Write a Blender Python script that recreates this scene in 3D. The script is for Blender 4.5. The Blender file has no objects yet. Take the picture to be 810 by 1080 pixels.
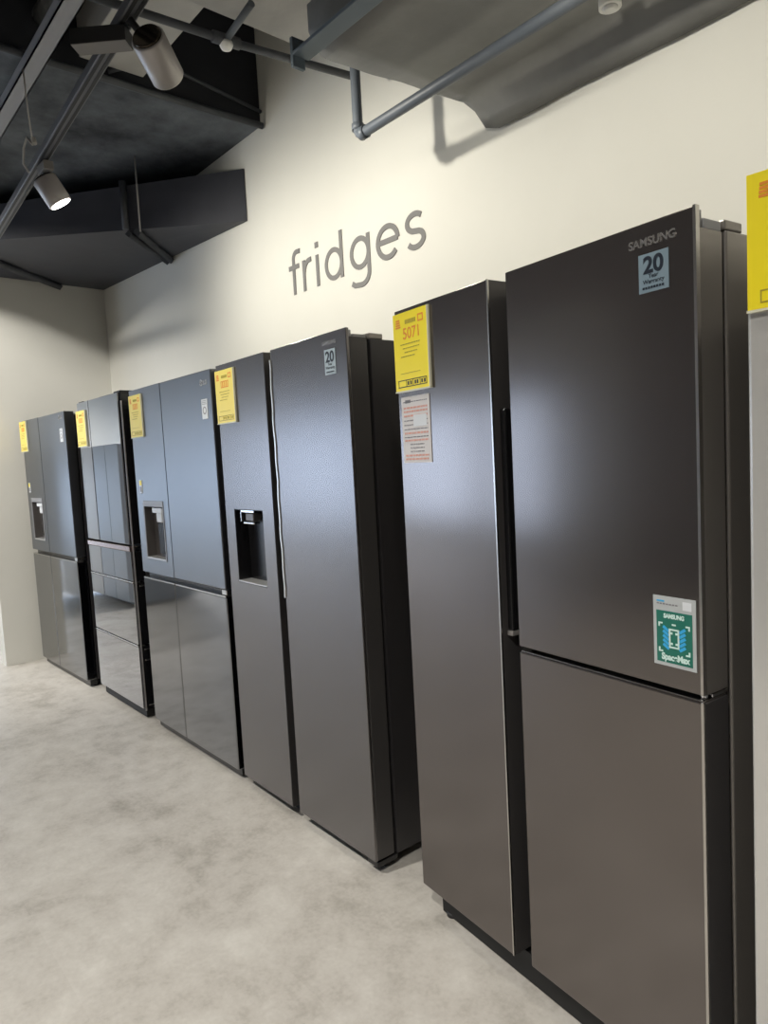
import bpy, bmesh, math, random
from mathutils import Vector, Matrix
random.seed(7)
col = bpy.context.scene.collection
PI = math.pi

# ------------------------------------------------------------ materials
def mat(name, base, rough=.5, metal=0., var=None, scale=4., bump=0., bscale=60., emis=None, estr=0., spec=None,
        stretch=None, rvar=0., alpha=None, trans=0., coat=0.):
    m = bpy.data.materials.new(name); m.use_nodes = True
    nt = m.node_tree; b = nt.nodes['Principled BSDF']
    b.inputs['Base Color'].default_value = (*base, 1)
    b.inputs['Roughness'].default_value = rough
    b.inputs['Metallic'].default_value = metal
    if spec is not None: b.inputs['Specular IOR Level'].default_value = spec
    if coat: b.inputs['Coat Weight'].default_value = coat; b.inputs['Coat Roughness'].default_value = .03
    if trans: b.inputs['Transmission Weight'].default_value = trans
    if emis: b.inputs['Emission Color'].default_value = (*emis, 1); b.inputs['Emission Strength'].default_value = estr
    if alpha is not None: b.inputs['Alpha'].default_value = alpha
    tc = nt.nodes.new('ShaderNodeTexCoord'); mp = nt.nodes.new('ShaderNodeMapping')
    nt.links.new(tc.outputs['Object'], mp.inputs['Vector'])
    if stretch: mp.inputs['Scale'].default_value = stretch
    if var or rvar:
        n = nt.nodes.new('ShaderNodeTexNoise'); n.inputs['Scale'].default_value = scale
        n.inputs['Detail'].default_value = 6; n.inputs['Roughness'].default_value = .6
        nt.links.new(mp.outputs[0], n.inputs['Vector'])
        if var:
            r = nt.nodes.new('ShaderNodeValToRGB')
            r.color_ramp.elements[0].position = .33; r.color_ramp.elements[1].position = .67
            r.color_ramp.elements[0].color = (*base, 1); r.color_ramp.elements[1].color = (*var, 1)
            nt.links.new(n.outputs['Fac'], r.inputs[0]); nt.links.new(r.outputs[0], b.inputs['Base Color'])
        if rvar:
            mr = nt.nodes.new('ShaderNodeMapRange')
            mr.inputs['To Min'].default_value = rough - rvar; mr.inputs['To Max'].default_value = rough + rvar
            nt.links.new(n.outputs['Fac'], mr.inputs['Value']); nt.links.new(mr.outputs[0], b.inputs['Roughness'])
    if bump:
        n2 = nt.nodes.new('ShaderNodeTexNoise'); n2.inputs['Scale'].default_value = bscale
        n2.inputs['Detail'].default_value = 5
        nt.links.new(mp.outputs[0], n2.inputs['Vector'])
        bp = nt.nodes.new('ShaderNodeBump'); bp.inputs['Strength'].default_value = bump
        bp.inputs['Distance'].default_value = .01
        nt.links.new(n2.outputs['Fac'], bp.inputs['Height']); nt.links.new(bp.outputs[0], b.inputs['Normal'])
    return m

M = {}
M['wall'] = mat('cream wall paint', (.66, .65, .595), .7, var=(.69, .68, .625), scale=1.5, bump=.03, bscale=150)
M['wall_dark'] = mat('dark painted wall', (.25, .225, .22), .7)
M['black_ceiling'] = mat('black painted ceiling', (.010, .010, .012), .85, var=(.03, .032, .037), scale=2.5, bump=.4, bscale=12)
M['beam'] = mat('mottled dark concrete', (.018, .02, .025), .8, var=(.17, .19, .21), scale=2.0, bump=.5, bscale=18)  # near-black base broken up by lighter blue grey noise patches
M['beam_side'] = mat('dark panel', (.012, .013, .017), .75, var=(.022, .024, .03), scale=3)
M['duct_dark'] = mat('dark blue grey duct', (.030, .032, .042), .55, var=(.045, .047, .06), scale=3, bump=.08, bscale=25)
M['duct_grey'] = mat('grey panel duct', (.30, .295, .275), .6, var=(.38, .37, .35), scale=3, bump=.08, bscale=30)
M['wrap'] = mat('wrinkled duct wrap', (.12, .12, .115), .5, var=(.19, .19, .18), scale=2.2, bump=.25, bscale=7)
M['pipe'] = mat('grey painted pipe', (.085, .10, .12), .45, var=(.11, .125, .145), scale=6)
M['pipe_dark'] = mat('dark pipe', (.035, .038, .045), .6, var=(.06, .065, .075), scale=6)
M['steel_bar'] = mat('blue grey steel bar', (.10, .13, .155), .5)
M['foam'] = mat('rough foam', (.10, .105, .11), .9, var=(.16, .165, .17), scale=9, bump=.8, bscale=30)
M['galv'] = mat('channel metal', (.30, .30, .31), .5, metal=.3)
M['white_plastic'] = mat('white plastic', (.75, .75, .72), .4)
M['track'] = mat('track grey', (.13, .13, .14), .4, metal=.5)
M['track_dark'] = mat('track slot', (.008, .008, .008), .5)
M['box_black'] = mat('black box', (.012, .012, .013), .5)
M['box_under'] = mat('box underside', (.16, .15, .14), .6)
M['lamp_metal'] = mat('brushed lamp metal', (.36, .34, .33), .42, metal=.5)
M['lamp_glow'] = mat('lit lens', (1, .98, .9), .3, emis=(1, .96, .86), estr=14)
M['lamp_cap'] = mat('glossy lamp cap', (.05, .04, .03), .12, metal=.9)
M['wire'] = mat('wire', (.35, .34, .32), .5)
M['letter'] = mat('grey lettering', (.165, .16, .155), .6)

M['steel_brown'] = mat('dark brown grey steel', (.180, .162, .155), .18, metal=.91, var=(.19, .171, .163), scale=2)
M['steel_grey'] = mat('dark grey steel', (.20, .19, .192), .25, metal=.88, var=(.21, .20, .20), scale=2)
M['steel_blue'] = mat('matte graphite steel', (.205, .212, .222), .34, metal=1., var=(.215, .222, .232), scale=2)
M['glass_grey'] = mat('glossy grey glass', (.255, .26, .27), .09, metal=1.)
M['glass_mirror'] = mat('mirror black glass', (.47, .48, .51), .015, metal=1.)
M['steel_silver'] = mat('pale silver door', (.60, .59, .565), .22, metal=.35)
M['side_black'] = mat('black side panel', (.028, .026, .028), .36, spec=.5)
M['side_grey'] = mat('dark grey side panel', (.27, .25, .23), .30, metal=.6)
M['hinge_grey'] = mat('grey plastic hinge', (.30, .30, .30), .45)
M['side_door'] = mat('door side', (.07, .066, .066), .38, metal=.3)
M['trim'] = mat('bright edge trim', (.55, .53, .50), .25, metal=1.)
M['trim_pink'] = mat('pinkish chrome', (.62, .50, .48), .22, metal=1.)
M['chrome'] = mat('chrome', (.75, .76, .78), .12, metal=1.)
M['black'] = mat('matt black', (.006, .006, .006), .6)
M['gloss_black'] = mat('glossy black', (.008, .008, .009), .25)
M['recess_grey'] = mat('dispenser lining', (.13, .12, .115), .35, metal=.5)
M['tray'] = mat('drip tray', (.55, .55, .55), .3, metal=.6)
M['film'] = mat('peeling silver film', (.62, .62, .60), .3, metal=.6)
M['yellow'] = mat('yellow card', (.95, .78, .02), .35, var=(.97, .80, .03), scale=5)
M['yellow_pale'] = mat('pale yellow card', (.90, .74, .16), .3)
M['sleeve'] = mat('clear sleeve edge', (.70, .68, .52), .2)
M['orange'] = mat('orange print', (.80, .28, .03), .5)
M['ink_olive'] = mat('olive print', (.42, .33, .03), .5)
M['ink_dark'] = mat('dark print', (.05, .045, .02), .5)
M['paper'] = mat('white paper', (.66, .63, .62), .5)
M['red_ink'] = mat('faded red print', (.66, .33, .26), .5)
M['grey_ink'] = mat('grey print', (.22, .21, .22), .5)
M['label_blue'] = mat('blue grey label', (.20, .27, .32), .35)
M['label_pale'] = mat('pale blue label', (.42, .50, .55), .35)
M['navy'] = mat('navy print', (.012, .018, .03), .4)
M['logo'] = mat('silver logo', (.62, .60, .57), .25, metal=.9)
M['label_white'] = mat('white label', (.68, .70, .72), .4)
M['green'] = mat('green print', (.012, .15, .105), .4)
M['cyan'] = mat('cyan print', (.04, .38, .70), .4)
M['mint'] = mat('pale mint print', (.62, .80, .74), .4)
M['label_grey'] = mat('pale grey sticker', (.45, .47, .47), .4)
M['appliance_white'] = mat('white enamel', (.62, .63, .66), .3)
M['appliance_silver'] = mat('silver enamel', (.38, .42, .48), .3, metal=.4)
M['frame'] = mat('window frame', (.08, .08, .085), .5)
M['glass'] = mat('window glass', (.9, .95, 1), .02, trans=1.)
M['foot'] = mat('rubber foot', (.02, .02, .02), .6)

# floor: large mottled concrete-look tiles
def floor_mat():
    m = bpy.data.materials.new('mottled concrete tile'); m.use_nodes = True
    nt = m.node_tree; b = nt.nodes['Principled BSDF']; N = nt.nodes.new; L = nt.links.new
    tc = N('ShaderNodeTexCoord')
    n1 = N('ShaderNodeTexNoise'); n1.inputs['Scale'].default_value = 2.3; n1.inputs['Detail'].default_value = 8
    n1.inputs['Roughness'].default_value = .62; n1.inputs['Distortion'].default_value = .5
    n2 = N('ShaderNodeTexNoise'); n2.inputs['Scale'].default_value = 11; n2.inputs['Detail'].default_value = 8
    n2.inputs['Roughness'].default_value = .7
    n3 = N('ShaderNodeTexNoise'); n3.inputs['Scale'].default_value = 70; n3.inputs['Detail'].default_value = 4
    br = N('ShaderNodeTexBrick'); br.inputs['Scale'].default_value = 1.0
    br.inputs['Brick Width'].default_value = .92; br.inputs['Row Height'].default_value = .46
    br.inputs['Mortar Size'].default_value = .0015; br.inputs['Mortar Smooth'].default_value = 1.
    br.inputs['Color1'].default_value = (.40, .40, .40, 1); br.inputs['Color2'].default_value = (.60, .60, .60, 1)
    br.inputs['Mortar'].default_value = (.38, .38, .38, 1)
    for n in (n1, n2, n3, br): L(tc.outputs['Object'], n.inputs['Vector'])
    a = N('ShaderNodeMath'); a.operation = 'MULTIPLY_ADD'; a.inputs[1].default_value = .55
    L(n1.outputs['Fac'], a.inputs[0])
    a2 = N('ShaderNodeMath'); a2.operation = 'MULTIPLY_ADD'; a2.inputs[1].default_value = .38
    L(n2.outputs['Fac'], a2.inputs[0]); 
    a3 = N('ShaderNodeMath'); a3.operation = 'MULTIPLY_ADD'; a3.inputs[1].default_value = .14
    L(n3.outputs['Fac'], a3.inputs[0]); a3.inputs[2].default_value = -.06
    L(a3.outputs[0], a2.inputs[2]); L(a2.outputs[0], a.inputs[2])
    s = N('ShaderNodeMath'); s.operation = 'MULTIPLY_ADD'; s.inputs[1].default_value = .16
    L(br.outputs['Color'], s.inputs[0]); L(a.outputs[0], s.inputs[2])
    r = N('ShaderNodeValToRGB')
    e = r.color_ramp.elements; e[0].position = .40; e[0].color = (.36, .335, .295, 1)
    e[1].position = .70; e[1].color = (.66, .635, .585, 1)
    k = e.new(.53); k.color = (.53, .50, .455, 1)
    L(s.outputs[0], r.inputs[0]); L(r.outputs[0], b.inputs['Base Color'])
    b.inputs['Roughness'].default_value = .42
    bp = N('ShaderNodeBump'); bp.inputs['Strength'].default_value = .06; bp.inputs['Distance'].default_value = .01
    L(n2.outputs['Fac'], bp.inputs['Height']); L(bp.outputs[0], b.inputs['Normal'])
    return m
M['floor'] = floor_mat()

# ------------------------------------------------------------ mesh helpers
class MB:
    def __init__(s, off=(0, 0, 0)): s.bm = bmesh.new(); s.off = Vector(off)
    def box(s, x0, x1, y0, y1, z0, z1, bev=0., seg=2):
        r = bmesh.ops.create_cube(s.bm, size=1.)
        vs = r['verts']
        for v in vs:
            v.co = Vector((x0 + (v.co.x + .5) * (x1 - x0), y0 + (v.co.y + .5) * (y1 - y0), z0 + (v.co.z + .5) * (z1 - z0))) + s.off
        if bev:
            es = list({e for v in vs for e in v.link_edges})
            bmesh.ops.bevel(s.bm, geom=es, offset=bev, segments=seg, affect='EDGES', profile=.5)
        return s
    def tube(s, pts, r, seg=16, caps=True):
        pts = [Vector(p) + s.off for p in pts]
        rs = r if isinstance(r, (list, tuple)) else [r] * len(pts)
        rings = []; n = len(pts)
        t0 = (pts[1] - pts[0]).normalized()
        up = Vector((0, 0, 1)) if abs(t0.z) < .9 else Vector((1, 0, 0))
        for i, p in enumerate(pts):
            if i == 0: t = pts[1] - pts[0]
            elif i == n - 1: t = pts[-1] - pts[-2]
            else: t = (pts[i + 1] - p).normalized() + (p - pts[i - 1]).normalized()
            t.normalize()
            a = up - t * up.dot(t)
            if a.length < 1e-4: a = Vector((1, 0, 0)) - t * t.x
            a.normalize(); b = t.cross(a); up = a
            rings.append([s.bm.verts.new(p + (a * math.cos(2 * PI * k / seg) + b * math.sin(2 * PI * k / seg)) * rs[i]) for k in range(seg)])
        for i in range(n - 1):
            for k in range(seg):
                f = s.bm.faces.new((rings[i][k], rings[i][(k + 1) % seg], rings[i + 1][(k + 1) % seg], rings[i + 1][k])); f.smooth = True
        if caps:
            s.bm.faces.new(rings[0][::-1]); s.bm.faces.new(rings[-1])
        return s
    def poly(s, bottom, top):
        """closed prism between two matching vertex loops"""
        a = [s.bm.verts.new(Vector(p) + s.off) for p in bottom]; b = [s.bm.verts.new(Vector(p) + s.off) for p in top]
        n = len(a)
        s.bm.faces.new(a[::-1]); s.bm.faces.new(b)
        for i in range(n): s.bm.faces.new((a[i], a[(i + 1) % n], b[(i + 1) % n], b[i]))
        return s
    def ribbon(s, pts, w, y0, y1, closed=False):
        """flat stroke of width w in the x-z plane, thickness y0..y1"""
        P = [Vector((p[0], p[1])) for p in pts]; n = len(P); L = []; R = []
        for i in range(n):
            if closed: d1 = (P[i] - P[i - 1]).normalized(); d2 = (P[(i + 1) % n] - P[i]).normalized()
            else:
                d1 = (P[i] - P[i - 1]).normalized() if i else (P[1] - P[0]).normalized()
                d2 = (P[i + 1] - P[i]).normalized() if i < n - 1 else d1
            t = (d1 + d2).normalized(); nn = Vector((-t.y, t.x)); k = 1 / max(.6, nn.dot(Vector((-d1.y, d1.x))))
            L.append(P[i] + nn * w / 2 * k); R.append(P[i] - nn * w / 2 * k)
        V = lambda p, y: s.bm.verts.new(Vector((p.x, y, p.y)) + s.off)
        rings = [(V(L[i], y0), V(R[i], y0), V(R[i], y1), V(L[i], y1)) for i in range(n)]
        m = n if closed else n - 1
        for i in range(m):
            a, b = rings[i], rings[(i + 1) % n]
            for k in range(4): s.bm.faces.new((a[k], a[(k + 1) % 4], b[(k + 1) % 4], b[k]))
        if not closed: s.bm.faces.new(rings[0][::-1]); s.bm.faces.new(rings[-1])
        return s
    def build(s, name, m, parent=None, smooth=False):
        bmesh.ops.recalc_face_normals(s.bm, faces=s.bm.faces)
        me = bpy.data.meshes.new(name); s.bm.to_mesh(me); s.bm.free()
        me.materials.append(M[m] if isinstance(m, str) else m)
        if smooth:
            for p in me.polygons: p.use_smooth = True
        o = bpy.data.objects.new(name, me); col.objects.link(o)
        if parent: o.parent = parent
        return o

def tag(o, label=None, cat=None, group=None, kind=None):
    if label: o['label'] = label
    if cat: o['category'] = cat
    if group: o['group'] = group
    if kind: o['kind'] = kind
    return o
def thing(name, label, cat, loc=(0, 0, 0), rz=0, group=None):
    o = bpy.data.objects.new(name, None); o.empty_display_size = .1; col.objects.link(o)
    o.location = loc; o.rotation_euler = (0, 0, rz)
    return tag(o, label, cat, group)
def struct(name, mb, m): return tag(mb.build(name, m), kind='structure')
def copy_tree(o, parent=None):
    c = o.copy(); col.objects.link(c)
    if parent: c.parent = parent
    for ch in [x for x in list(col.objects) if x.parent == o]: copy_tree(ch, c)
    return c

def text_obj(name, s, size, x, z, y, m, parent, align='LEFT', off=(0, 0, 0), bold=0., sx=1., depth=.0004):
    """lettering standing in the x-z plane facing -y, baseline at z"""
    cu = bpy.data.curves.new(name, 'FONT'); cu.body = s; cu.size = size; cu.extrude = depth; cu.align_x = align; cu.offset = bold
    t = bpy.data.objects.new('tmp', cu); col.objects.link(t)
    bpy.context.view_layer.update()
    me = bpy.data.meshes.new_from_object(t.evaluated_get(bpy.context.evaluated_depsgraph_get()))
    bpy.data.objects.remove(t); bpy.data.curves.remove(cu)
    for v in me.vertices:
        a, b, c = v.co; v.co = (a * sx + x + off[0], y - c + off[1], b + z + off[2])
    me.materials.clear(); me.materials.append(M[m]); me.name = name
    o = bpy.data.objects.new(name, me); col.objects.link(o); o.parent = parent
    return o

# ------------------------------------------------------------ room
WY = 2.04; EX = -5.63; CZ = 3.9
XL, XR, YF = -13.5, 2.2, -3.4
struct('floor', MB().box(XL - .2, XR + .2, YF - .2, WY + .2, -.1, 0), 'floor')
struct('wall_back', MB().box(XL - .2, XR + .2, WY, WY + .12, 0, CZ), 'wall')
struct('wall_left', MB().box(EX - .14, EX, 1.105, WY, 0, CZ), 'wall')
struct('wall_right', MB().box(XR, XR + .12, YF, WY, 0, CZ), 'wall_dark')
struct('ceiling', MB().box(XL - .2, XR + .2, YF - .2, WY + .2, CZ, CZ + .1), 'black_ceiling')
# opposite wall: dark display wall on the right, windows towards the left
wz0, wz1 = .25, 2.15
mb = MB().box(XL, -10.9, YF - .12, YF, wz1, 3.0).box(XL, -5.2, YF - .12, YF, 0, wz0)
mb.box(-10.9, -5.2, YF - .12, YF, wz1, 3.0)
for a, b in ((XL, -13.2), (-11.2, -10.7), (-8.2, -7.7), (-6.6, -5.2)): mb.box(a, b, YF - .12, YF, wz0, wz1)
struct('wall_front', mb, 'wall')
struct('wall_front.001', MB().box(-5.2, XR, YF - .12, YF, 0, 3.0), 'wall_dark')
struct('trim_1', MB().box(XL, XR, YF - .12, YF, 3.0, CZ), 'wall_dark')
for i, (a, b) in enumerate(((-13.2, -11.2), (-10.7, -8.2), (-7.7, -6.6))):
    mb = MB()
    for c in (a, (a + b) / 2 - .02, b - .05): mb.box(c, c + .05, YF - .09, YF - .03, wz0, wz1)
    mb.box(a, b, YF - .09, YF - .03, wz0, wz0 + .05).box(a, b, YF - .09, YF - .03, wz1 - .05, wz1)
    struct('window_%d' % (i + 1), mb, 'frame')
# far left wall with a tall window
mb = MB().box(XL - .12, XL, YF, WY, 1.55, CZ).box(XL - .12, XL, YF, WY, 0, .15).box(XL - .12, XL, YF, -2.9, .15, 1.55).box(XL - .12, XL, 1.5, WY, .15, 1.55)
struct('wall_far', mb, 'wall')
mb = MB()
for y in (-2.9, -1.46, -.02, 1.45): mb.box(XL - .09, XL - .03, y, y + .05, .15, 1.55)
mb.box(XL - .09, XL - .03, -2.9, 1.5, .15, .2).box(XL - .09, XL - .03, -2.9, 1.5, 1.50, 1.55)
struct('window_4', mb, 'frame')

# ------------------------------------------------------------ fridges
def fridge_root(xr, yr, th, w, D, label, grp=None):
    l = Vector((-math.cos(th), -math.sin(th), 0)); n = Vector((-math.sin(th), math.cos(th), 0))
    c = Vector((xr, yr, 0)) + l * w / 2 + n * D / 2
    r = thing('refrigerator', label, 'refrigerator', c, th, grp)
    return r, (-w / 2, -D / 2, 0)

def holed_panel(mb, x0, x1, z0, z1, hx0, hx1, hz0, hz1, y0, y1, dep):
    """door slab with a rectangular pocket open to the front"""
    xs = [x0, hx0, hx1, x1]; zs = [z0, hz0, hz1, z1]; o = mb.off; nv = mb.bm.verts.new
    g = [[nv(Vector((x, y0, z)) + o) for z in zs] for x in xs]
    for i in range(3):
        for j in range(3):
            if i == 1 and j == 1: continue
            mb.bm.faces.new((g[i][j], g[i + 1][j], g[i + 1][j + 1], g[i][j + 1]))
    B = [nv(Vector((x, y1, z)) + o) for x, z in ((x0, z0), (x1, z0), (x1, z1), (x0, z1))]
    mb.bm.faces.new(B[::-1])
    ring = [g[0][0], g[1][0], g[2][0], g[3][0], g[3][1], g[3][2], g[3][3], g[2][3], g[1][3], g[0][3], g[0][2], g[0][1]]
    cor = {0: 0, 3: 1, 6: 2, 9: 3}
    for side, (a, b) in enumerate(((0, 3), (3, 6), (6, 9), (9, 12))):
        vs = [ring[k % 12] for k in range(a, b + 1)]
        mb.bm.faces.new(vs + [B[(side + 1) % 4], B[side]])
    I = [nv(Vector((x, y0 + dep, z)) + o) for x, z in ((hx0, hz0), (hx1, hz0), (hx1, hz1), (hx0, hz1))]
    F = [g[1][1], g[2][1], g[2][2], g[1][2]]
    for k in range(4): mb.bm.faces.new((F[k], F[(k + 1) % 4], I[(k + 1) % 4], I[k]))
    mb.bm.faces.new(I)
    return mb

def lining(off, hx0, hx1, hz0, hz1, y0, dep, m, door):
    t = .003; mb = MB(off)
    mb.box(hx0, hx0 + t, y0 + .002, y0 + dep, hz0, hz1).box(hx1 - t, hx1, y0 + .002, y0 + dep, hz0, hz1)
    mb.box(hx0, hx1, y0 + .002, y0 + dep, hz1 - t, hz1).box(hx0, hx1, y0 + .002, y0 + dep, hz0, hz0 + t)
    mb.box(hx0, hx1, y0 + dep - t, y0 + dep - .0005, hz0, hz1)
    return mb.build('dispenser_recess', m, door)

def feet(off, root, w, D):
    for x in (.05, w - .05):
        for y in (.07, D - .06):
            MB(off).tube([(x, y, 0), (x, y, .012), (x, y, .013), (x, y, .05)], [.02, .02, .009, .009]).build('levelling_foot', 'foot', root)

def hinge(off, root, x, z, y=.024):
    mb = MB(off).tube([(x, y, z - .012), (x, y, z + .022)], .0115, 18)
    o_ = mb.build('hinge_pin', 'hinge_grey', root)
    return MB(off).box(x - .022, x + .010, y + .0125, y + .068, z - .009, z + .012, .004, 3).build('hinge', 'hinge_grey', root)

def french(xr, yr, th, T, label, D=.63, split=.388):
    w = .912; r, off = fridge_root(xr, yr, th, w, D, label)
    MB(off).box(.004, w - .004, .068, D, .045, T - .022, .004).build('cabinet', 'side_black', r)
    MB(off).box(.01, w - .01, .022, .068, .012, .05).build('kick_plate', 'gloss_black', r)
    feet(off, r, w, D)
    # upper doors
    z0, z1 = .853, T
    hx0, hx1, hz0, hz1 = .082, .318, .925, 1.200
    dl = holed_panel(MB(off), 0, split - .002, z0, z1, hx0, hx1, hz0, hz1, 0, .062, .05).build('door', 'steel_blue', r)
    lining(off, hx0, hx1, hz0, hz1, 0, .05, 'recess_grey', dl)
    mb = MB(off).box(hx0 - .006, hx1 + .006, -.003, .001, hz1 - .003, hz1 + .026, .001).box(hx0 - .006, hx0 + .002, -.003, .001, hz0, hz1).box(hx1 - .002, hx1 + .006, -.003, .001, hz0, hz1)
    mb.build('dispenser_bezel', 'galv', dl)
    MB(off).box(hx0 + .004, hx1 - .004, -.004, .046, hz0 + .003, hz0 + .012, .001).build('drip_tray', 'tray', dl)
    mb = MB(off).box(.165, .285, .006, .044, 1.165, 1.192, .003).box(.20, .265, .012, .034, 1.118, 1.166, .004)
    mb.build('dispenser_nozzle', 'label_white', dl)
    mb = MB(off).box(.172, .232, .0305, .0315, .955, 1.11)
    mb.box(.172, .232, .030, .040, .955, 1.11, .002).build('dispenser_paddle', 'gloss_black', dl)
    mb = MB(off).box(.048, .080, -.0022, .0, 1.265, 1.334); s1 = mb.build('energy_sticker', 'label_white', dl)
    MB(off).box(.050, .078, -.003, -.0021, 1.305, 1.330).build('printed_patch', 'yellow', s1)
    MB(off).box(.054, .074, -.003, -.0021, 1.272, 1.298).build('printed_patch', 'grey_ink', s1)
    dr = MB(off).box(split + .002, w, 0, .062, z0, z1, .004, 2).build('door', 'steel_blue', r)
    # round emblem and letters
    mb = MB(off); cx, cz = .826, 1.742
    mb.ribbon([(cx + .012 * math.cos(a * PI / 12), cz + .012 * math.sin(a * PI / 12)) for a in range(24)], .003, -.002, 0, True)
    mb.box(cx - .002, cx + .001, -.002, 0, cz - .006, cz + .006).box(cx - .002, cx + .006, -.002, 0, cz - .006, cz - .004)
    mb.build('emblem', 'logo', dr)
    text_obj('logo_lettering', 'LG', .028, .8465, 1.732, -.001, 'logo', dr, off=off, bold=.0006)
    lb = MB(off).box(.817, .869, -.0018, 0, 1.588, 1.672).build('round_mark_label', 'label_white', dr)
    mb = MB(off).ribbon([(.843 + .014 * math.cos(a * PI / 12), 1.624 + .014 * math.sin(a * PI / 12)) for a in range(24)], .004, -.0026, -.0017, True)
    for k in range(3): mb.box(.824, .862, -.0026, -.0017, 1.650 + k * .007, 1.652 + k * .007)
    mb.build('printed_mark', 'grey_ink', lb)
    # recessed grip band between upper and lower doors
    MB(off).box(.006, w - .006, .03, .07, .822, .856).build('grip_recess', 'gloss_black', r)
    for a, b in ((0, split - .003), (split + .003, w)):
        d = MB(off).box(a, b, 0, .062, .05, .818, .004, 2).build('door', 'glass_grey', r)
        MB(off).box(a + .004, b - .002, -.001, .045, .8175, .8255, .002).build('top_grip', 'trim', d)
    MB(off).box(w - .045, w - .002, .004, .05, .826, .850, .003).build('middle_hinge', 'trim', r)
    hinge(off, r, w - .03, T - .026); hinge(off, r, .03, T - .026)
    return r, off

MATTE = 'graphite four door refrigerator with water dispenser, '
rA, oA = french(-4.5882, 1.3502, .0284, 1.7763, MATTE + 'leftmost, beside the end wall')
rC, oC = french(-2.6853, 1.3861, -.0029, 1.7929, MATTE + 'third from the left')

# mirrored black refrigerator
w, D, T = .6875, .63, 1.811
rB, oB = fridge_root(-3.7444, 1.3884, .0043, w, D, 'narrow mirror black refrigerator with three drawers, second from the left')
MB(oB).box(.004, w - .002, .075, D, .03, T - .012, .004).build('cabinet', 'side_black', rB)
MB(oB).box(.02, w - .02, .02, .075, .008, .05).build('kick_plate', 'black', rB)
feet(oB, rB, w, D)
for a, b in ((0, .198), (.203, w - .022)):
    d = MB(oB).box(a, b, 0, .01, .982, T - .004, .002).build('door', 'glass_mirror', rB)
    MB(oB).box(a, b + (.018 if b > .5 else 0), .0102, .070, .982, T - .002, .003).build('door_body', 'gloss_black', d)
for k, (z0, z1) in enumerate(((.779, .942), (.424, .765), (.062, .410))):
    d = MB(oB).box(0, w - .012, 0, .01, z0, z1, .002).build('drawer', 'glass_mirror', rB)
    MB(oB).box(0, w - .004, .0102, .070, z0, z1, .003).build('drawer_body', 'gloss_black', d)
    if k == 0: MB(oB).box(-.002, w - .01, -.006, .03, .944, .972, .003).build('handle', 'trim_pink', d)
    else: MB(oB).box(0, w - .008, -.003, .04, z1 + .002, z1 + .011, .002).build('handle', 'trim', d)
for z in (.965, .745, .39, .33, .075): MB(oB).box(w - .014, w - .001, .03, .062, z, z + .009, .002).build('side_clip', 'trim', rB)
mb = MB(oB).box(w - .10, w - .004, .01, .12, T - .014, T + .006, .004).tube([(w - .02, .03, T - .03), (w - .02, .03, T + .004)], .012)
mb.build('hinge_cover', 'gloss_black', rB)
mb = MB(oB).box(.0, .07, .01, .12, T - .014, T + .004, .004); mb.build('hinge_cover', 'gloss_black', rB)
MB(oB).box(w - .008, w - .001, .010, .016, .05, T - .05).build('edge_trim', 'lamp_metal', rB)

# side by side refrigerators
def sbs_common(xr, yr, th, w, T, D, label, side, zb):
    r, off = fridge_root(xr, yr, th, w, D, label)
    MB(off).box(.004, w - .002, .096, D, .04, T - .028, .004).build('cabinet', side, r)
    MB(off).box(.004, w - .002, .092, .15, T - .0285, T - .010, .003).build('top_cover', 'side_grey', r)
    mb = MB(off).box(.012, w - .012, .084, .096, .045, T - .04)      # door gasket band
    mb.build('door_gasket', 'black', r)
    MB(off).box(.02, w - .02, .055, .096, .004, zb - .012).build('kick_plate', 'black', r)  # black plate doubles as the painted shadow band below the doors
    feet(off, r, w, D)
    return r, off

# D : dispenser model
w, T, D = .909, 1.794, .64
rD, oD = sbs_common(-1.7221, 1.3599, -.028, w, T, D, 'dark grey two door refrigerator with black dispenser recess, under the wall lettering', 'side_black', .05)
hx = (.076, .310, .903, 1.206)
dl = holed_panel(MB(oD), 0, .392, .05, T, hx[0], hx[1], hx[2], hx[3], 0, .082, .062).build('door', 'steel_grey', rD)
lining(oD, *hx, 0, .062, 'gloss_black', dl)
mb = MB(oD).box(.122, .232, .004, .03, 1.192, 1.203, .002).box(.122, .130, .002, .03, 1.155, 1.195, .002).box(.14, .228, .004, .034, 1.146, 1.156, .003)
mb.build('dispenser_lever', 'chrome', dl)
MB(oD).box(.150, .215, .010, .05, 1.158, 1.190, .004).build('dispenser_nozzle', 'recess_grey', dl)
MB(oD).box(hx[0] + .002, hx[1] - .002, -.001, .058, hx[2] + .002, hx[2] + .008, .001).build('drip_tray', 'tray', dl)
MB(oD).box(.3922, .3935, .001, .08, .05, T - .002).build('door_side', 'side_door', dl)
dr = MB(oD).box(.443, w, 0, .012, .05, T, .002).build('door', 'steel_grey', rD)
MB(oD).box(.445, w, .0122, .082, .05, T - .026, .003).build('door_body', 'side_door', dr)
pts = []
for i in range(25):
    z = .882 + (1.757 - .882) * i / 24; pts.append((.4415 + .0022 * math.sin(i * 1.7) + .0015 * math.sin(i * .6), z))
MB(oD).ribbon(pts, .0075, -.004, .004).build('peeling_film', 'film', dr)
MB(oD).box(.402, .436, .05, .084, .06, T - .03).build('grip_channel', 'black', rD)
hinge(oD, rD, w - .025, T - .026); hinge(oD, rD, .025, T - .026)
def brand(door, off, x, z, size, m='logo'):
    return text_obj('logo_lettering', 'SAMSUNG', size, x, z, -.001, m, door, off=off, bold=.0004, sx=1.0, depth=.0008)
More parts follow.
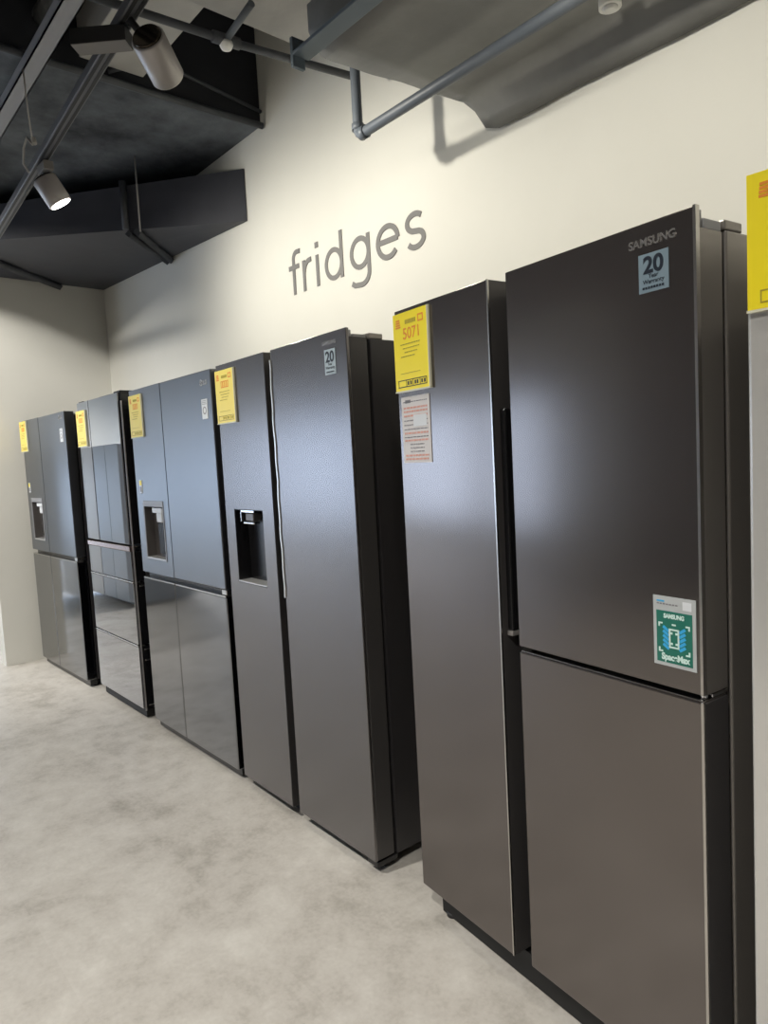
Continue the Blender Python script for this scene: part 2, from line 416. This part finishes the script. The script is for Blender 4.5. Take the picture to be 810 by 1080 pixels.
def warranty(door, off, x0, x1, z0, z1, m):
    lb = MB(off).box(x0, x1, -.0016, 0, z0, z1).build('warranty_label', m, door)
    cx = (x0 + x1) / 2; h = z1 - z0
    text_obj('printed_number', '20', h * .60, cx, z1 - h * .50, -.002, 'navy', lb, 'CENTER', off, bold=.0012, depth=.0003)
    text_obj('printed_word', 'Year', h * .16, cx, z1 - h * .64, -.002, 'navy', lb, 'CENTER', off, depth=.0003)
    text_obj('printed_word', 'Warranty', h * .16, cx, z1 - h * .78, -.002, 'navy', lb, 'CENTER', off, depth=.0003)
    mb = MB(off)
    for k in range(8): mb.box(x0 + .008 + k * (x1 - x0 - .016) / 8, x0 + .008 + (k + .7) * (x1 - x0 - .016) / 8, -.0024, -.0016, z0 + .006, z0 + .010)
    mb.build('printed_line', 'navy', lb)
    return lb
brand(dr, oD, .779, 1.755, .0165)
warranty(dr, oD, .788, .848, 1.660, 1.740, 'label_pale')
MB(oD).box(w - .06, w - .004, .012, .10, .022, .044, .004).build('lower_hinge', 'gloss_black', rD)

# E : three door model
w, T, D = .9135, 1.7897, .64
rE, oE = sbs_common(-.5643, 1.2273, -.1227, w, T, D, 'brown grey three door refrigerator with green sticker and white paper notice', 'side_grey', .095)
dl = MB(oE).box(0, .384, 0, .012, .103, T, .002).build('door', 'steel_brown', rE)
MB(oE).box(.001, .3838, .0122, .078, .103, T - .034, .003).build('door_body', 'side_door', dl)
MB(oE).box(.3815, .3855, -.0015, .004, .103, T).build('edge_trim', 'trim', dl)
MB(oE).box(.3842, .3856, .005, .078, .103, T - .001).build('door_side', 'side_door', dl)
mb = MB(oE).box(.385, .404, .022, .078, .945, 1.487, .004); mb.build('handle_recess', 'gloss_black', dl)
MB(oE).box(.3858, .4045, .019, .045, .932, .944, .002).build('grip_end', 'lamp_metal', dl)
MB(oE).box(.404, .438, .05, .082, .11, T - .03).build('grip_channel', 'black', rE)
du = MB(oE).box(.445, w - .004, 0, .010, .921, T, .002).build('door', 'steel_brown', rE)
MB(oE).box(.447, w - .0045, .0102, .078, .921, T - .036, .002).build('door_body', 'side_grey', du)
MB(oE).box(w - .0055, w, -.0015, .010, .921, T + .001).build('edge_trim', 'trim', du)
MB(oE).box(w - .004, w, .0102, .078, .921, T - .036).build('door_side', 'side_grey', du)
dn = MB(oE).box(.445, w - .004, 0, .078, .112, .907, .003).build('door', 'steel_brown', rE)
MB(oE).box(w - .0055, w, -.0015, .004, .112, .907).build('edge_trim', 'trim', dn)
MB(oE).box(w - .004, w, .0042, .078, .112, .905).build('door_side', 'side_door', dn)
MB(oE).box(.446, w - .004, .006, .076, .9042, .9090, .001).build('top_edge', 'trim', dn)
mb = MB(oE).tube([(w - .012, .020, .908), (w - .012, .020, .922)], .007).box(w - .02, w - .001, .030, .080, .911, .918, .001)
mb.build('middle_hinge', 'chrome', rE)
hinge(oE, rE, w - .016, T - .026, .020); hinge(oE, rE, .025, T - .026)
brand(du, oE, .777, 1.7475, .0215)
warranty(du, oE, .798, .860, 1.663, 1.733, 'label_blue')
# green promotional sticker
x0, x1, z0, z1 = .813, .901, .962, 1.096
st = MB(oE).box(x0, x1, -.0016, 0, z0, z1).build('promotional_sticker', 'label_grey', du)
MB(oE).box(x0 + .007, x1 - .007, -.0022, -.0015, z0 + .007, z0 + .106).build('green_panel', 'green', st)
text_obj('printed_word', 'SAMSUNG', .0115, (x0 + x1) / 2, z0 + .093, -.0026, 'mint', st, 'CENTER', oE, bold=.0005, depth=.0003, sx=.8)
text_obj('printed_word', 'SpaceMax', .0175, (x0 + x1) / 2 + .002, z0 + .0125, -.0026, 'mint', st, 'CENTER', oE, bold=.0007, depth=.0003, sx=.82)
mb = MB(oE); cx, cz = (x0 + x1) / 2, z0 + .055
for k in range(5):
    zz = cz - .020 + k * .0085
    for sgn in (-1, 1):
        mb.ribbon([(cx + sgn * .011, zz - .001), (cx + sgn * .023, zz + .007)], .0055, -.0028, -.0021)
mb.build('printed_stripes', 'cyan', st)
mb = MB(oE).ribbon([(cx - .009, cz - .017), (cx + .009, cz - .017), (cx + .009, cz + .017), (cx - .009, cz + .017)], .003, -.0032, -.0022, True)
for sx_ in (-1, 1):
    for sz_ in (-1, 1):
        a, b = cx + sx_ * .031, cz + sz_ * .027
        mb.ribbon([(a - sx_ * .007, b), (a, b), (a, b - sz_ * .007)], .003, -.0032, -.0022)
        a, b = cx + sx_ * .005, cz + sz_ * .010
        mb.box(a - .002, a + .002, -.0032, -.0022, b - .002, b + .002)
mb.box(cx - .004, cx + .004, -.0032, -.0022, cz + .025, cz + .028)
mb.build('printed_icon', 'mint', st)
mb = MB(oE)
for k in range(7): mb.box(x0 + .008 + k * .0065, x0 + .0125 + k * .0065, -.0022, -.0015, z1 - .016, z1 - .0135)
mb.build('printed_line', 'grey_ink', st)
MB(oE).box(x0 + .008, x0 + .024, -.0022, -.0015, z1 - .011, z1 - .008).build('printed_line', 'cyan', st)
MB(oE).box(x1 - .026, x1 - .008, -.0022, -.0015, z1 - .022, z1 - .006).build('blank_patch', 'label_white', st)

# F : pale silver refrigerator at the right edge
w, T, D = .90, 1.797, .66
rF, oF = fridge_root(-.472 + w, 1.2, 0, w, D, 'pale silver glossy refrigerator cut off by the right edge of the photo')
MB(oF).box(.012, w - .004, .075, D, .04, T - .03, .004).build('cabinet', 'steel_silver', rF)
MB(oF).box(.02, w - .02, .03, .075, .01, .09).build('kick_plate', 'black', rF)
feet(oF, rF, w, D)
for a, b in ((0, .448), (.452, w)):
    for z0, z1 in ((.08, T - .006),):
        d = MB(oF).box(a, b, 0, .07, z0, z1, .006, 3).build('door', 'steel_silver', rF)
        MB(oF).box(a + .43 if a == 0 else a + .002, a + .447 if a == 0 else a + .018, -.001, .003, .6, 1.4, .001).build('grip_edge', 'trim', d)

# ------------------------------------------------------------ price cards
def place(o, root, off, x, y, z):
    th = root.rotation_euler.z
    p = Matrix.Rotation(th, 4, 'Z') @ Vector((x + off[0], y + off[1], z)) + root.location
    o.location = p; o.rotation_euler = (0, 0, th); return o
def price_card(root, off, x, zb, label, number=None, w=.158, h=.212, pale=False):
    c = thing('price_card', label, 'price sign', group=None); place(c, root, off, x + w / 2, -.0058, zb)
    ym = 'yellow_pale' if pale else 'yellow'
    MB().box(-w / 2, w / 2, -.002, .002, 0, h, .0008).build('card', ym, c)
    mb = MB().box(-w / 2 - .001, w / 2 + .003, .0021, .0055, -.003, h + .001).box(w / 2, w / 2 + .003, -.003, .0055, -.003, h).box(-w / 2 - .001, w / 2 + .003, -.003, .0055, -.004, 0)
    mb.build('sleeve', 'sleeve', c)
    p = MB()
    for k in range(4): p.box(-.064 + k * .0005, -.042 - k * .001, -.0026, -.002, h - .040 + k * .0062, h - .0355 + k * .0062)
    p.ribbon([(.040, h - .034), (.060, h - .034), (.060, h - .018), (.040, h - .018)], .004, -.0026, -.002, True)
    p.build('printed_badge', 'orange', c).scale = (1, 1, 1)
    p = MB()
    for k in range(8): p.box(-.020 + k * .0062, -.0155 + k * .0062, -.0026, -.002, h - .033, h - .022)
    for row, (a, b) in enumerate(((-.045, .045), (-.035, .040), (-.028, .030), (-.045, .020))):
        zz = h - .088 - row * .011; k = a
        while k < b:
            L = random.uniform(.005, .012); p.box(k, min(k + L, b), -.0026, -.002, zz, zz + .0025); k += L + .0025
    p.box(-.05, .04, -.0026, -.002, .046, .0472)
    p.build('printed_text', 'ink_olive', c)
    if number: text_obj('printed_number', number, .043, .008, h - .073, -.0022, 'orange', c, 'CENTER', bold=.0003, sx=.95)
    else:
        p = MB()
        for k in range(4): p.ribbon([(-.026 + k * .017, h - .070), (-.015 + k * .017, h - .070), (-.015 + k * .017, h - .046), (-.026 + k * .017, h - .046)], .003, -.0026, -.002, True)
        p.build('printed_number', 'orange', c)
    p = MB().ribbon([(-.062, .010), (.066, .010), (.066, .028), (-.062, .028)], .0022, -.0026, -.002, True)
    for k in (-.026, .004, .036): p.box(k, k + .002, -.0026, -.002, .010, .028)
    for k in (-.020, -.008, .012, .022, .042, .054): p.box(k, k + .007, -.0026, -.002, .014, .024)
    p.build('footer_box', 'ink_dark' if number else 'ink_olive', c)
    return c
price_card(rA, oA, -.030, 1.560, 'yellow price card on the leftmost refrigerator beside the end wall', pale=True)
price_card(rB, oB, -.012, 1.545, 'yellow price card on the narrow mirror black refrigerator', pale=True)
price_card(rC, oC, .006, 1.553, 'yellow price card on the third refrigerator from the left', pale=True)
price_card(rD, oD, .0, 1.558, 'yellow price card on the refrigerator with the dark water dispenser recess', pale=True)
price_card(rE, oE, .002, 1.566, 'yellow price card reading 5071 above a white notice', '5071', w=.155)
price_card(rF, oF, .004, 1.588, 'yellow price card cut off by the right edge of the photo', w=.165, h=.210)
# paper notice below the 5071 card
n = thing('paper_notice', 'white paper notice with faded red and grey print below the 5071 price card', 'notice')
place(n, rE, oE, .080, -.0012, 1.365)
MB().box(-.064, .064, -.0008, .0008, 0, .184).build('sheet', 'paper', n)
for name, m, rows in (('grey_print', 'grey_ink', (.168, .116, .104, .092, .070, .050, .040, .030)), ('red_print', 'red_ink', (.150, .140, .128, .080, .060, .018, .008))):
    p = MB()
    for z in rows:
        k = -.054 if z > .055 or z < .02 else -.030
        e = .054 if z > .055 or z < .02 else .034
        while k < e:
            L = random.uniform(.005, .016); p.box(k, min(k + L, e), -.0014, -.0007, z, z + (.005 if m == 'red_ink' else .0028)); k += L + .003
    if m == 'grey_ink': p.box(-.045, -.02, -.0014, -.0007, .166, .175)
    p.build(name, m, n)
MB().box(-.01, .05, -.0016, -.0008, .100, .132).build('clear_tape', 'label_white', n)

# ------------------------------------------------------------ wall lettering
wl = thing('wall_lettering', 'grey word fridges in thin lowercase letters on the cream wall above the refrigerators', 'wall lettering', (-2.52, WY, 2.225))
SW = .0225
def arc(cx, cz, rx, rz, a0, a1, n=18): return [(cx + rx * math.cos(math.radians(a0 + (a1 - a0) * i / n)), cz + rz * math.sin(math.radians(a0 + (a1 - a0) * i / n))) for i in range(n + 1)]
X0 = 2.52; H = .148
def letter(strokes, dots=(), closed=()):
    mb = MB((X0, 0, 0))
    for k, s in enumerate(strokes): mb.ribbon(s, SW, -.0036 - .0005 * k, -.0004 + .0001 * k)
    for s in closed: mb.ribbon(s[:-1], SW, -.0031, -.0003, True)
    for (x, z) in dots: mb.ribbon([(x, z - .013), (x, z + .013)], .026, -.004, -.0004)
    mb.build('letter', 'letter', wl)
h = H - SW / 2
letter([[(-2.972, 0), (-2.972, .172)] + arc(-2.940, .172, .032, .033, 170, 78, 8) + [(-2.912, .203)], [(-3.014, h - .002), (-2.925, h - .002)]])
letter([[(-2.884, 0), (-2.884, H)], [(-2.884, .085)] + arc(-2.836, .085, .045, .055, 172, 92, 8) + [(-2.820, .141)]])
letter([[(-2.770, 0), (-2.770, H)]], dots=[(-2.770, .194)])
letter([[(-2.580, 0), (-2.580, .212)]], closed=[arc(-2.6405, H / 2, .0595, .064, 0, 360, 28)])
letter([[(-2.386, H), (-2.386, -.010)] + arc(-2.441, -.012, .055, .052, 0, -100, 10) + [(-2.490, -.060), (-2.510, -.048)]], closed=[arc(-2.4465, H / 2 + .002, .0600, .062, 0, 360, 28)])
letter([[(-2.322, H / 2 + .004), (-2.192, H / 2 + .004)], arc(-2.2560, H / 2, .0650, .064, 3, 318, 28)])
letter([arc(-2.086, .106, .047, .034, 38, 190, 12) + arc(-2.086, .108, .047, .036, 195, 250, 5) + arc(-2.086, .040, .048, .032, 62, -20, 7) + arc(-2.086, .042, .048, .034, -30, -150, 10)])

# ------------------------------------------------------------ overhead: beam, ducts, pipes
struct('trim_2', MB().box(XL, -3.21, .2, WY - .002, 3.13, CZ), 'beam')
struct('trim_3', MB().box(-3.209, -3.195, .2, WY - .003, 3.13, CZ), 'beam_side')
# diagonal low duct in the corner
d = thing('air_duct', 'dark blue grey air duct set diagonally across the far left corner', 'air duct', (-4.9, 1.5, 2.75))
V = [(-3.385, 2.035, 2.705), (-4.69, 1.09, 2.80), (-5.61, .42, 2.83), (-5.61, 1.30, 2.817), (-5.615, 2.035, 2.81)]
O = Vector((4.9, -1.5, -2.75))
tops = [(x, y, 2.980 + .04 * (-3.385 - x) / 2.2) for x, y, z in V]
MB(O).poly(V, tops).build('duct_body', 'duct_dark', d)
def flange(p, q, w, t, m='duct_dark'): pass
mb = MB(O)
a, b = Vector((-3.925, 1.640, 2.728)), Vector((-4.36, 2.03, 2.735))
mb.tube([a, b], .026, 4); mb.tube([a + Vector((-.055, -.03, .0)), b + Vector((-.055, -.0, .0))], .020, 4)
mb.build('support_bar', 'pipe_dark', d)
mb = MB(O); a, b = Vector((-5.14, 1.19, 2.790)), Vector((-5.59, 1.70, 2.792)); mb.tube([a, b], .026, 4); mb.build('support_bar', 'pipe_dark', d)
mb = MB(O).tube([(-3.883, 1.640, 2.72), (-3.883, 1.640, 3.128)], .005, 8); mb.build('hanger_rod', 'wire', d)
mb = MB(O).tube([(-3.965, 1.592, 2.745), (-3.965, 1.592, 3.01)], .022, 4); mb.build('side_strap', 'pipe_dark', d)

# wrapped duct running above the refrigerators
d = thing('air_duct', 'wide flat air duct in wrinkled grey wrap running above the refrigerators along the wall', 'air duct', (0, 1.7, 2.6))
bm = bmesh.new(); nx, ny = 60, 22
prof = []
for j in range(ny + 1):
    t = j / ny; y = 1.37 + t * (2.02 - 1.37)
    z = 2.632 + (.02 * (1 - t / .08) ** 2 if t < .08 else 0)
    prof.append((y, z))
prof = [(1.345, 2.78), (1.345, 2.70)] + prof + [(2.026, 2.64), (2.03, 2.68), (2.03, 2.78)]
rows = []
random.seed(3)
from mathutils import noise
for i in range(nx + 1):
    x = -1.745 + i * (1.745 + 2.1) / nx; row = []
    for (y, z) in prof:
        under = z < 2.70
        dz = (noise.noise(Vector((x * 2.2, y * 5, 1.3))) * .016 + abs(noise.noise(Vector((x * 5 + y * 3, y * 4, 4.)))) * .012) if under else 0
        k = min(1, max(0, (x + 1.74) / .07))
        lip = -.112 * k * min(1, max(0, (y - 1.93) / .085)) ** 1.3 if under else 0
        row.append(bm.verts.new((x - (.055 - .12 * (y - 1.37)) * (1 if i == 0 else 0), y - 1.7, z + dz * .8 + lip - 2.6)))
    rows.append(row)
for i in range(nx):
    for j in range(len(prof) - 1):
        f = bm.faces.new((rows[i][j], rows[i + 1][j], rows[i + 1][j + 1], rows[i][j + 1])); f.smooth = True
bm.faces.new(rows[0]); bm.faces.new(rows[-1][::-1])
for i in range(nx): bm.faces.new((rows[i][0], rows[i][-1], rows[i + 1][-1], rows[i + 1][0]))
m_ = MB(); m_.bm.free(); m_.bm = bm; m_.build('duct_body', 'wrap', d)
mb = MB((0, -1.7, -2.6)).tube([(-1.05, 1.80, 2.560), (-1.05, 1.80, 2.600)], [.030, .030], 20).tube([(-1.05, 1.80, 2.552), (-1.05, 1.80, 2.561)], [.014, .022], 20)
dd = mb.build('detector_disc', 'white_plastic', None)
tag(dd, 'small white round sensor on the underside of the wrapped duct', 'sensor'); dd.name = 'ceiling_sensor'
dd.location = (0, 1.7, 2.6)

# upper grey panel duct and its bar
mb = MB((0, -1.7, -2.6))
for x in (-1.2, .2, 1.6): mb.tube([(x, 1.88, 2.76), (x, 1.88, 3.899)], .006, 8)
mb.build('hanger_rods', 'pipe_dark', d)
d = thing('air_duct', 'pale grey flat panel duct crossing above the pipes at the top of the photo', 'air duct', (0, 1.2, 2.95))
MB((0, -1.2, -2.95)).box(-2.25, 2.1, .55, 1.64, 2.955, 3.25, .004).build('duct_body', 'duct_grey', d)
mb = MB((0, -1.2, -2.95))
for x in (-1.9, -.2, 1.6): mb.tube([(x, 1.1, 3.249), (x, 1.1, 3.899)], .006, 8)
mb.build('hanger_rods', 'pipe_dark', d)
b = MB().box(-1.81, 2.1, 1.285, 1.345, 2.617, 2.628, .002).box(-1.81, 2.1, 1.337, 1.3455, 2.627, 2.672, .002)
b.box(-1.822, -1.808, 1.285, 1.330, 2.585, 2.672, .002)
tag(b.build('support_bar', 'steel_bar'), 'blue grey steel angle bar along the near edge of the wrapped duct', 'steel bar')
# high duct against the beam
tag(MB().box(-3.15, -2.40, 1.12, 1.40, 3.16, 3.42, .004).build('air_duct', 'duct_grey'), 'small grey box duct running into the beam above the track spotlight', 'air duct')
tag(MB().tube([(-3.19, 1.00, 3.30), (-2.6, 1.01, 3.31), (-2.36, 1.0, 3.30)], .045, 14).tube([(-2.7, 1.01, 3.30), (-2.7, 1.01, 3.899)], .006, 8).build('insulated_pipe', 'foam'), 'rough foam covered pipe between the channel and the small grey duct', 'pipe')
# cable channel
mb = MB().box(-6.2, -2.27, .885, .890, 3.03, 3.075).box(-6.2, -2.27, .945, .950, 3.03, 3.075).box(-6.2, -2.27, .885, .950, 3.03, 3.036)
tag(mb.build('cable_channel', 'galv'), 'straight grey metal cable channel at the top left, left of the lighting track', 'cable channel')
# pipes
def pipe(name, path, r, m, label, collars=()):
    t = thing(name, label, 'pipe', path[0]); o = -Vector(path[0])
    MB(o).tube(path, r).build('pipe_run', m, t)
    for a, b, rr in collars: MB(o).tube([a, b], rr).build('pipe_collar', m, t)
    return t
def elbow(p, q, s, r, n=6):
    """points rounding the corner q between p and s"""
    p, q, s = Vector(p), Vector(q), Vector(s); a = q + (p - q).normalized() * r; b = q + (s - q).normalized() * r
    return [tuple((1 - t) ** 2 * a + 2 * t * (1 - t) * q + t * t * b) for t in [i / n for i in range(n + 1)]]
A, B, Cc = (-2.000, 1.690, 3.899), (-2.000, 1.690, 2.552), (2.1, 1.640, 2.552)
path = [A] + elbow(A, B, Cc, .03) + [Cc]
pipe('conduit_pipe', path, .0185, 'pipe', 'grey pipe that drops, turns at an elbow and runs right below the wrapped duct',
     [((-2.0, 1.69, 2.57), (-2.0, 1.69, 2.592), .023), ((-1.985, 1.69, 2.552), (-1.955, 1.69, 2.552), .023)])
t = pipe('sprinkler_pipe', [(-2.345, .15, 2.88), (-2.300, .80, 2.88), (-2.255, 1.36, 2.88), (-2.020, 1.99, 2.88)][:3] + [(-2.18, 1.85, 2.88)], .014, 'pipe_dark',
     'dark sprinkler pipe with a white fitting crossing below the pale panel duct',
     [((-2.263, 1.27, 2.88), (-2.252, 1.37, 2.88), .020)])
o = Vector((2.345, -.15, -2.88))
MB(o).tube([(-2.258, 1.32, 2.88), (-2.06, 1.31, 2.90)], .012).build('branch_pipe', 'pipe', t)
MB(o).tube([(-2.285, 1.0, 2.885), (-2.27, 1.0, 3.899)][:1] + [(-2.285, 1.0, 3.899)], .005, 8).build('hanger_rod', 'pipe_dark', t)
MB(o).tube([(-2.258, 1.32, 2.872), (-2.258, 1.32, 2.862), (-2.258, 1.32, 2.850), (-2.258, 1.32, 2.846)], [.024, .024, .018, .008], 18).build('white_fitting', 'white_plastic', t)
pipe('conduit_pipe', [(-3.17, -.3, 3.115), (-3.17, 1.0, 3.112), (-3.165, 2.03, 3.118)], .016, 'pipe_dark', 'dark pipe running along the lower edge of the black beam')
pipe('conduit_pipe', [(-3.17, 1.25, 3.15), (-3.17, 1.42, 3.24), (-3.17, 1.60, 3.25), (-3.17, 2.03, 3.19)], .009, 'pipe_dark', 'thin bent cable pipe on the side of the black beam')
# loose wire hanging to the track
w_ = MB().tube([(-3.13, .885, 3.03), (-3.17, .90, 2.88), (-3.21, .92, 2.77)], .0035, 8)
w_.tube([(-3.21, .92, 2.77), (-3.22, .90, 2.80), (-3.26, .895, 2.77), (-3.30, .90, 2.72), (-3.29, .915, 2.685)], .005, 8)
w_.tube([(-3.205, .92, 2.80), (-3.208, .925, 2.785), (-3.205, .925, 2.775)], .010, 10)
tag(w_.build('hanging_wire', 'wire'), 'thin pale wire hanging down to the track above the lit spotlight', 'wire')

# ------------------------------------------------------------ track and spotlights
def ty(x): return .905 - .0525 * (x + 2.2)
tr = thing('lighting_track', 'straight grey lighting track slanting through the upper left corner', 'lighting track', (-2, ty(-2), 2.734))
ang = math.atan2(ty(0) - ty(-1), 1)
tr.rotation_euler.z = ang
L0, L1 = -3.4, 3.8
MB().box(L0, L1, -.022, .022, -.012, .020, .002).build('track_rail', 'track', tr)
MB().box(L0, L1, -.016, -.006, -.0145, -.0115).build('track_slot', 'track_dark', tr)
MB().box(L0, L1, .006, .016, -.0145, -.0115).build('track_slot', 'track_dark', tr)

def make_spot(label, base, P0, P1, box=None):
    """base: point on the track; P0 back centre, P1 lens centre"""
    t = thing('track_spotlight', label, 'spotlight', base)
    base, P0, P1 = Vector(base), Vector(P0), Vector(P1); o = -base; ax = (P1 - P0).normalized(); R = .052
    c = MB(o).tube([P0 + ax * .006, P0 + ax * .012, P1 - ax * .004, P1], [R - .004, R, R, R - .003], 32, caps=True).build('lamp_body', 'lamp_metal', t)
    MB(o).tube([P0 - ax * .001, P0 + ax * .0065], [R - .010, R - .005], 32).build('back_cap', 'lamp_cap', t)
    MB(o).tube([P1 - ax * .002, P1 + ax * .003], [R - .008, R - .008], 32).build('lens', 'lamp_glow', t)
    mid = P0.lerp(P1, .35)
    j = mid + (base - mid).normalized() * R * .8
    MB(o).tube([base, j], [.011, .011], 14).build('swivel_stem', 'box_black', t)
    return t, ax
def lamp(name, kind, loc, aim, energy, color, size=.04, spot=2.0, blend=.8):
    l = bpy.data.lights.new(name, kind); l.energy = energy; l.color = color
    if kind == 'SPOT': l.spot_size = spot; l.spot_blend = blend; l.shadow_soft_size = size
    o = bpy.data.objects.new(name, l); col.objects.link(o); o.location = loc
    d = Vector(aim) - Vector(loc); o.rotation_euler = d.to_track_quat('-Z', 'Y').to_euler(); return o
WARM = (1., .95, .83)
P0, P1 = Vector((-2.036, .924, 2.66)), Vector((-2.121, 1.026, 2.605))
t, ax = make_spot('silver cylinder spotlight with dark cap beside its black box, top left near the pipes', (-2.085, ty(-2.085), 2.718), P0, P1)
bx = MB().box(-.085, .085, -.03, .03, -.050, -.004, .002); bo = bx.build('driver_box', 'box_black', t)
bo.location = (-.10, -.05, 0); bo.rotation_euler = (0, 0, math.radians(46))
b2 = MB().box(-.084, .084, -.029, .029, -.0515, -.0500).build('box_underside', 'box_under', bo)
lamp('spot_lamp', 'SPOT', P1 + ax * .02, (-2.25, 2.04, 1.95), 42, WARM, .022, 2.5, 1.)
P0, P1 = Vector((-3.259, .962, 2.665)), Vector((-3.250, 1.023, 2.562))
t, ax = make_spot('small lit cylinder spotlight hanging below the track at the left', (-3.24, ty(-3.24), 2.718), P0, P1)
bo = MB().box(-.05, .05, -.02, .02, -.040, -.004, .002).build('driver_box', 'box_under', t); bo.location = (.0, .01, 0)
lamp('spot_lamp', 'SPOT', P1 + ax * .02, P1 + ax + Vector((.25, .95, .1)), 45, WARM, .03, 2.4, 1.)
# the rest of the track, outside the frame to the right and left
for i, (x, e, pl) in enumerate(((-.95, 32, 'first'), (.25, 30, 'second'), (1.3, 26, 'last'))):
    base = (x, ty(x), 2.718); P0 = Vector((x, ty(x) - .01, 2.66)); P1 = P0 + Vector((0, .10, -.17))
    t, ax = make_spot('%s track spotlight beyond the top of the photo, above the right hand refrigerators' % pl, base, P0, P1)
    lamp('spot_lamp', 'SPOT', P1 + ax * .02, (x, 2.04, 1.9), e, WARM, .03, 2.3, 1.)
# unseen ceiling track behind the camera, added as fill light for the room
t = thing('lighting_track', 'added grey track for fill light, unseen on the black ceiling behind the camera', 'lighting track', (-4, -1.1, 3.885))
MB().box(-8.5, 5.5, -.018, .018, -.020, .014, .002).build('track_rail', 'track', t)
WH = (1., .965, .90)
for i, (x, e, aim, cone, pl) in enumerate(((-11.6, 500, (0, 0, -1), 2.5, 'leftmost'), (-9.0, 420, (0, .3, -1), 2.5, 'second from left'), (-6.6, 260, (0, .3, -1), 1.8, 'third from left'),
        (-3.6, 520, (-2.0, 2.6, -2.2), 1.2, 'fourth from left'), (-2.3, 330, (0, .22, -1), 1.75, 'fifth from left'), (.1, 330, (0, .22, -1), 1.75, 'rightmost'))):
    P0 = Vector((x, -1.09, 3.80)); ad = Vector(aim).normalized(); P1 = P0 + ad * .19
    t, ax = make_spot('%s added fill spotlight on the unseen track behind the camera' % pl, (x, -1.1, 3.864), P0, P1)
    lamp('spot_lamp', 'SPOT', P1 + ax * .02, P1 + ad, e, WH, .25 if x == -3.6 else .08, cone, .8)  # added fill lamp, lifts the floor, end wall and far wall

# ------------------------------------------------------------ appliances seen only in the mirror doors
def far_fridge(x, w, m, label, sticker=False):
    r = thing('refrigerator', label, 'refrigerator', (x, -.08, 0), 0, 'refrigerators of the opposite row')
    MB().box(-w / 2 + .004, w / 2 - .004, -.33, .27, .03, 1.64, .004).build('cabinet', m, r)
    for a, b in ((-w / 2, -.002), (.002, w / 2)):
        d = MB().box(a, b, .271, .335, .07, 1.655, .006).build('door', m, r)
    if sticker:
        s = MB().box(-w / 2 + .06, -w / 2 + .18, .336, .338, 1.30, 1.50).build('energy_label', 'label_white', r)
        MB().box(-w / 2 + .09, -w / 2 + .15, .3381, .3387, 1.36, 1.43).build('printed_patch', 'orange', s)
far_fridge(-7.9, .62, 'appliance_white', 'white refrigerator with energy label, mirrored in the black refrigerator', True)
far_fridge(-7.22, .70, 'appliance_silver', 'blue grey refrigerator mirrored in the narrow black refrigerator')

# ------------------------------------------------------------ daylight, camera
wd = bpy.data.worlds.new('World'); bpy.context.scene.world = wd; wd.use_nodes = True
bg = wd.node_tree.nodes['Background']; bg.inputs[0].default_value = (.58, .74, 1., 1); bg.inputs[1].default_value = 2.0
def area(name, loc, rot, sx, sy, e, c):
    l = bpy.data.lights.new(name, 'AREA'); l.shape = 'RECTANGLE'; l.size = sx; l.size_y = sy; l.energy = e; l.color = c
    o = bpy.data.objects.new(name, l); col.objects.link(o); o.location = loc; o.rotation_euler = rot; return o
area('window_daylight', (-9.4, YF - .5, 1.3), (PI / 2, 0, 0), 7.6, 2.0, 170, (.66, .79, 1.))
area('window_daylight', (XL - .4, -.7, .9), (PI / 2, 0, -PI / 2), 4.4, 1.4, 130, (.62, .78, 1.))

cam = bpy.data.cameras.new('camera'); co = bpy.data.objects.new('camera', cam); col.objects.link(co)
bpy.context.scene.camera = co
cam.sensor_fit = 'VERTICAL'; cam.sensor_height = 36; cam.sensor_width = 27; cam.lens = 730.46 * 36 / 1080; cam.clip_start = .05
fw = Vector((-.756486, .649135, -.079704)); r_ = Vector((.653509, .755041, -.053275)); u_ = Vector((-.025597, .092389, .995394))
mx = Matrix((( r_.x, u_.x, -fw.x, 0), (r_.y, u_.y, -fw.y, 0), (r_.z, u_.z, -fw.z, 1.386749), (0, 0, 0, 1)))
co.matrix_world = mx
sc = bpy.context.scene
sc.view_settings.view_transform = 'Standard'
sc.view_settings.look = 'None'
sc.view_settings.exposure = .12
sc.view_settings.gamma = 1.
